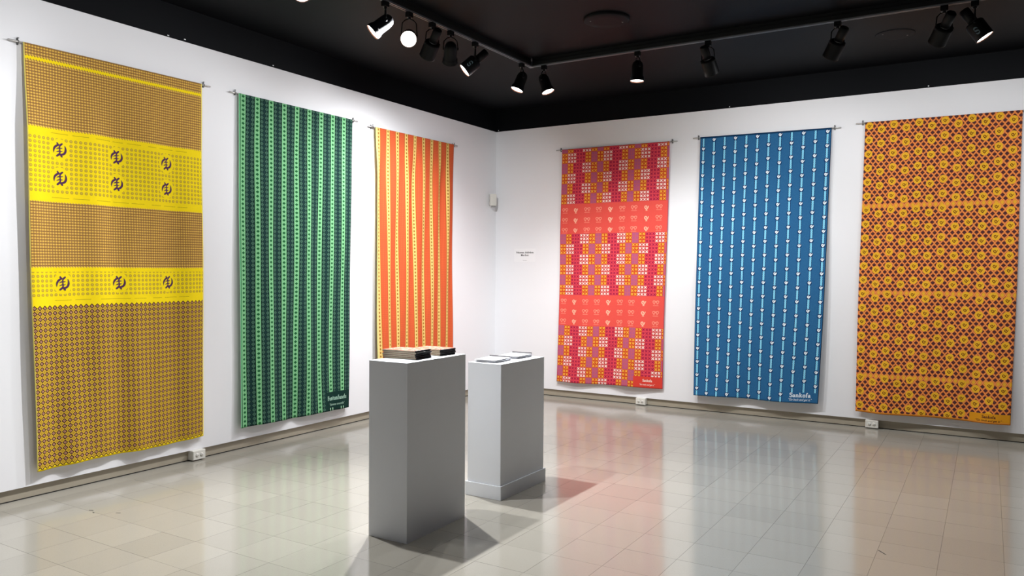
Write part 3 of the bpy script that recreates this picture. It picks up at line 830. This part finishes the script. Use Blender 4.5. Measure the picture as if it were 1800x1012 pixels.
# ------------------------------------------------------------------ textiles
Y = Cloth('left', (-5.892, 3.068), (-4.508, 3.076), (-4.486, 0.186), (-5.835, 0.184), [(3.3, .010, .25, .1), (5.6, .007, -.3, .4), (1.6, .014, .1, .3)], 1, bottom=0.012, hang=0.026)
ty_ = hanging('yellow textile with brown lattice bands and purple signs, leftmost on the left wall', Y, mat_yellow())
G = Cloth('left', (-4.140, 3.075), (-2.736, 3.084), (-2.791, 0.184), (-4.141, 0.192), [(5.2, .005, .2, .2), (3.1, .007, -.15, .6), (8.0, .003, .1, .1)], 2, bottom=0.026, hang=0.024)
tg_ = hanging('green textile with pale clover stripes on the left wall', G, mat_stripes('green'))
O = Cloth('left', (-2.411, 3.062), (-1.008, 3.077), (-1.045, 0.186), (-2.375, 0.184), [(5.3, .015, .55, .2), (3.3, .014, -.8, .5), (7.6, .008, .7, .1)], 3, bottom=0.03, hang=0.042)
to_ = hanging('orange textile with narrow yellow stripes, nearest the room corner on the left wall', O, mat_stripes('orange'))
Rd = Cloth('back', (0.990, 3.077), (2.381, 3.071), (2.325, 0.216), (0.945, 0.194), [(4.2, .004, .2, .3), (2.1, .006, .1, .7)], 4, bottom=0.012, wav=0.01)
tr_ = hanging('red textile patterned with rows of small crosses, first right of the corner', Rd, mat_red())
Bl = Cloth('back', (2.741, 3.086), (4.126, 3.071), (4.045, 0.202), (2.698, 0.184), [(3.6, .004, .1, .3), (1.9, .006, .15, .1)], 5, bottom=0.035)
tb_ = hanging('blue textile with pale beaded vertical chains, middle of the right wall', Bl, mat_blue())
Og = Cloth('back', (4.444, 3.094), (5.778, 3.085), (5.739, 0.168), (4.387, 0.164), [(4.4, .004, .1, .3), (2.3, .006, -.1, .1)], 6, bottom=0.03)
tq_ = hanging('orange gold textile with bird medallions over dark diamonds, at the right edge', Og, mat_gold())
def keep(parts, t):
    for o in parts: o.location = o.location - t.location
keep([gye(Y, u_, v_, 0.098, ty_) for (u_, v_) in SYM], ty_)
keep([print_word(G, 'Funtunfunefu', 1.062, 2.79, 0.275, 0.042, M_GREENP, tg_), print_caption(G, '"Siamese crocodile"', 1.09, 2.842, 0.215, 0.022, M_GREENP, tg_)], tg_)
keep([print_word(Rd, 'Sankofa', 1.15, 2.795, 0.115, 0.030, M_PINKP, tr_), print_caption(Rd, '"Go back and get it."', 1.115, 2.838, 0.185, 0.019, M_PINKP, tr_)], tr_)
keep([print_word(Bl, 'Sankofa', 1.092, 2.825, 0.222, 0.046, M_WHITEP, tb_), print_caption(Bl, '"Go back and get it."', 1.086, 2.862, 0.240, 0.024, M_WHITEP, tb_)], tb_)
keep([print_word(Og, 'Sankofa', 1.15, 2.872, 0.118, 0.026, M_BROWNP, tq_), print_caption(Og, '"Go back and get it."', 1.10, 2.903, 0.22, 0.019, M_BROWNP, tq_)], tq_)

# ------------------------------------------------------------------ small things on the walls
lc = empty('wall_label', (0.448, 0, 1.689)); tag(lc, 'small white card with a black two-line heading, left of the red textile', 'label')
MB().box((-0.16, -0.003, 0), (0.16, -0.0002, 0.17), 0.0006).build('card', M_CARD, lc)
place_text('heading', 'Ntonso Adinkra', lambda X, Y: Vector((-0.127+X, -0.0036, 0.108+Y)), 0.254, 0.024, M_INK, lc, 0, 0.02)
place_text('heading', 'Market', lambda X, Y: Vector((-0.057+X, -0.0036, 0.074+Y)), 0.113, 0.024, M_INK, lc, 0, 0.012)
MB().box((-0.03, -0.0036, 0.016), (0.03, -0.0028, 0.019)).build('rule_line', M_GPLAS, lc)

sn = empty('motion_sensor', (0.054, -0.155, 2.39), math.radians(45)); tag(sn, 'small white motion sensor high on the left wall by the room corner', 'sensor')
MB().box((-0.042, -0.03, 0.02), (0.042, 0.03, 0.17), 0.008).build('housing', M_WPLAS, sn)
MB().box((-0.021, -0.021, 0.0), (0.036, 0.024, 0.03), 0.008).build('lens', M_GPLAS, sn)
MB().box((-0.02, 0.026, 0.06), (0.02, 0.062, 0.11), 0.002).build('mount', M_WPLAS, sn)

def outlet(loc, rz, label):
    t = empty('power_outlet', loc, rz); tag(t, label, 'outlet', 'outlets on the baseboard')
    MB().box((-0.06, -0.038, 0.0), (0.06, 0.036, 0.076), 0.002).build('box', M_WPLAS, t)
    MB().box((-0.057, -0.043, 0.003), (0.057, -0.0375, 0.073), 0.0015).build('cover_plate', M_WPLAS, t)
    for sx in (-1, 1):
        s = MB().lathe([(0, 0), (0.0175, 0), (0.0165, 0.0025), (0, 0.0025)], 20, Matrix.Translation((sx*0.021, -0.0425, 0.038)) @ aim_matrix((0, -1, 0))).build('socket', M_WPLAS, t)
        for (dx, dz, w_, h_) in ((-0.006, 0.006, 0.008, 0.0025), (-0.006, -0.006, 0.009, 0.0025), (0.008, 0.0, 0.005, 0.005)):
            MB().box((sx*0.021+dx-w_/2, -0.0459, 0.038+dz-h_/2), (sx*0.021+dx+w_/2, -0.0446, 0.038+dz+h_/2)).build('slot', M_SLOT, s)
outlet((0.0, -4.548, 0.008), math.radians(90), 'white outlet box on the baseboard of the left wall, by the yellow textile')
outlet((2.06, 0.0, 0.008), 0, 'white outlet box on the baseboard below the red textile')
outlet((4.55, 0.0, 0.008), 0, 'white outlet box on the baseboard below the orange gold textile')
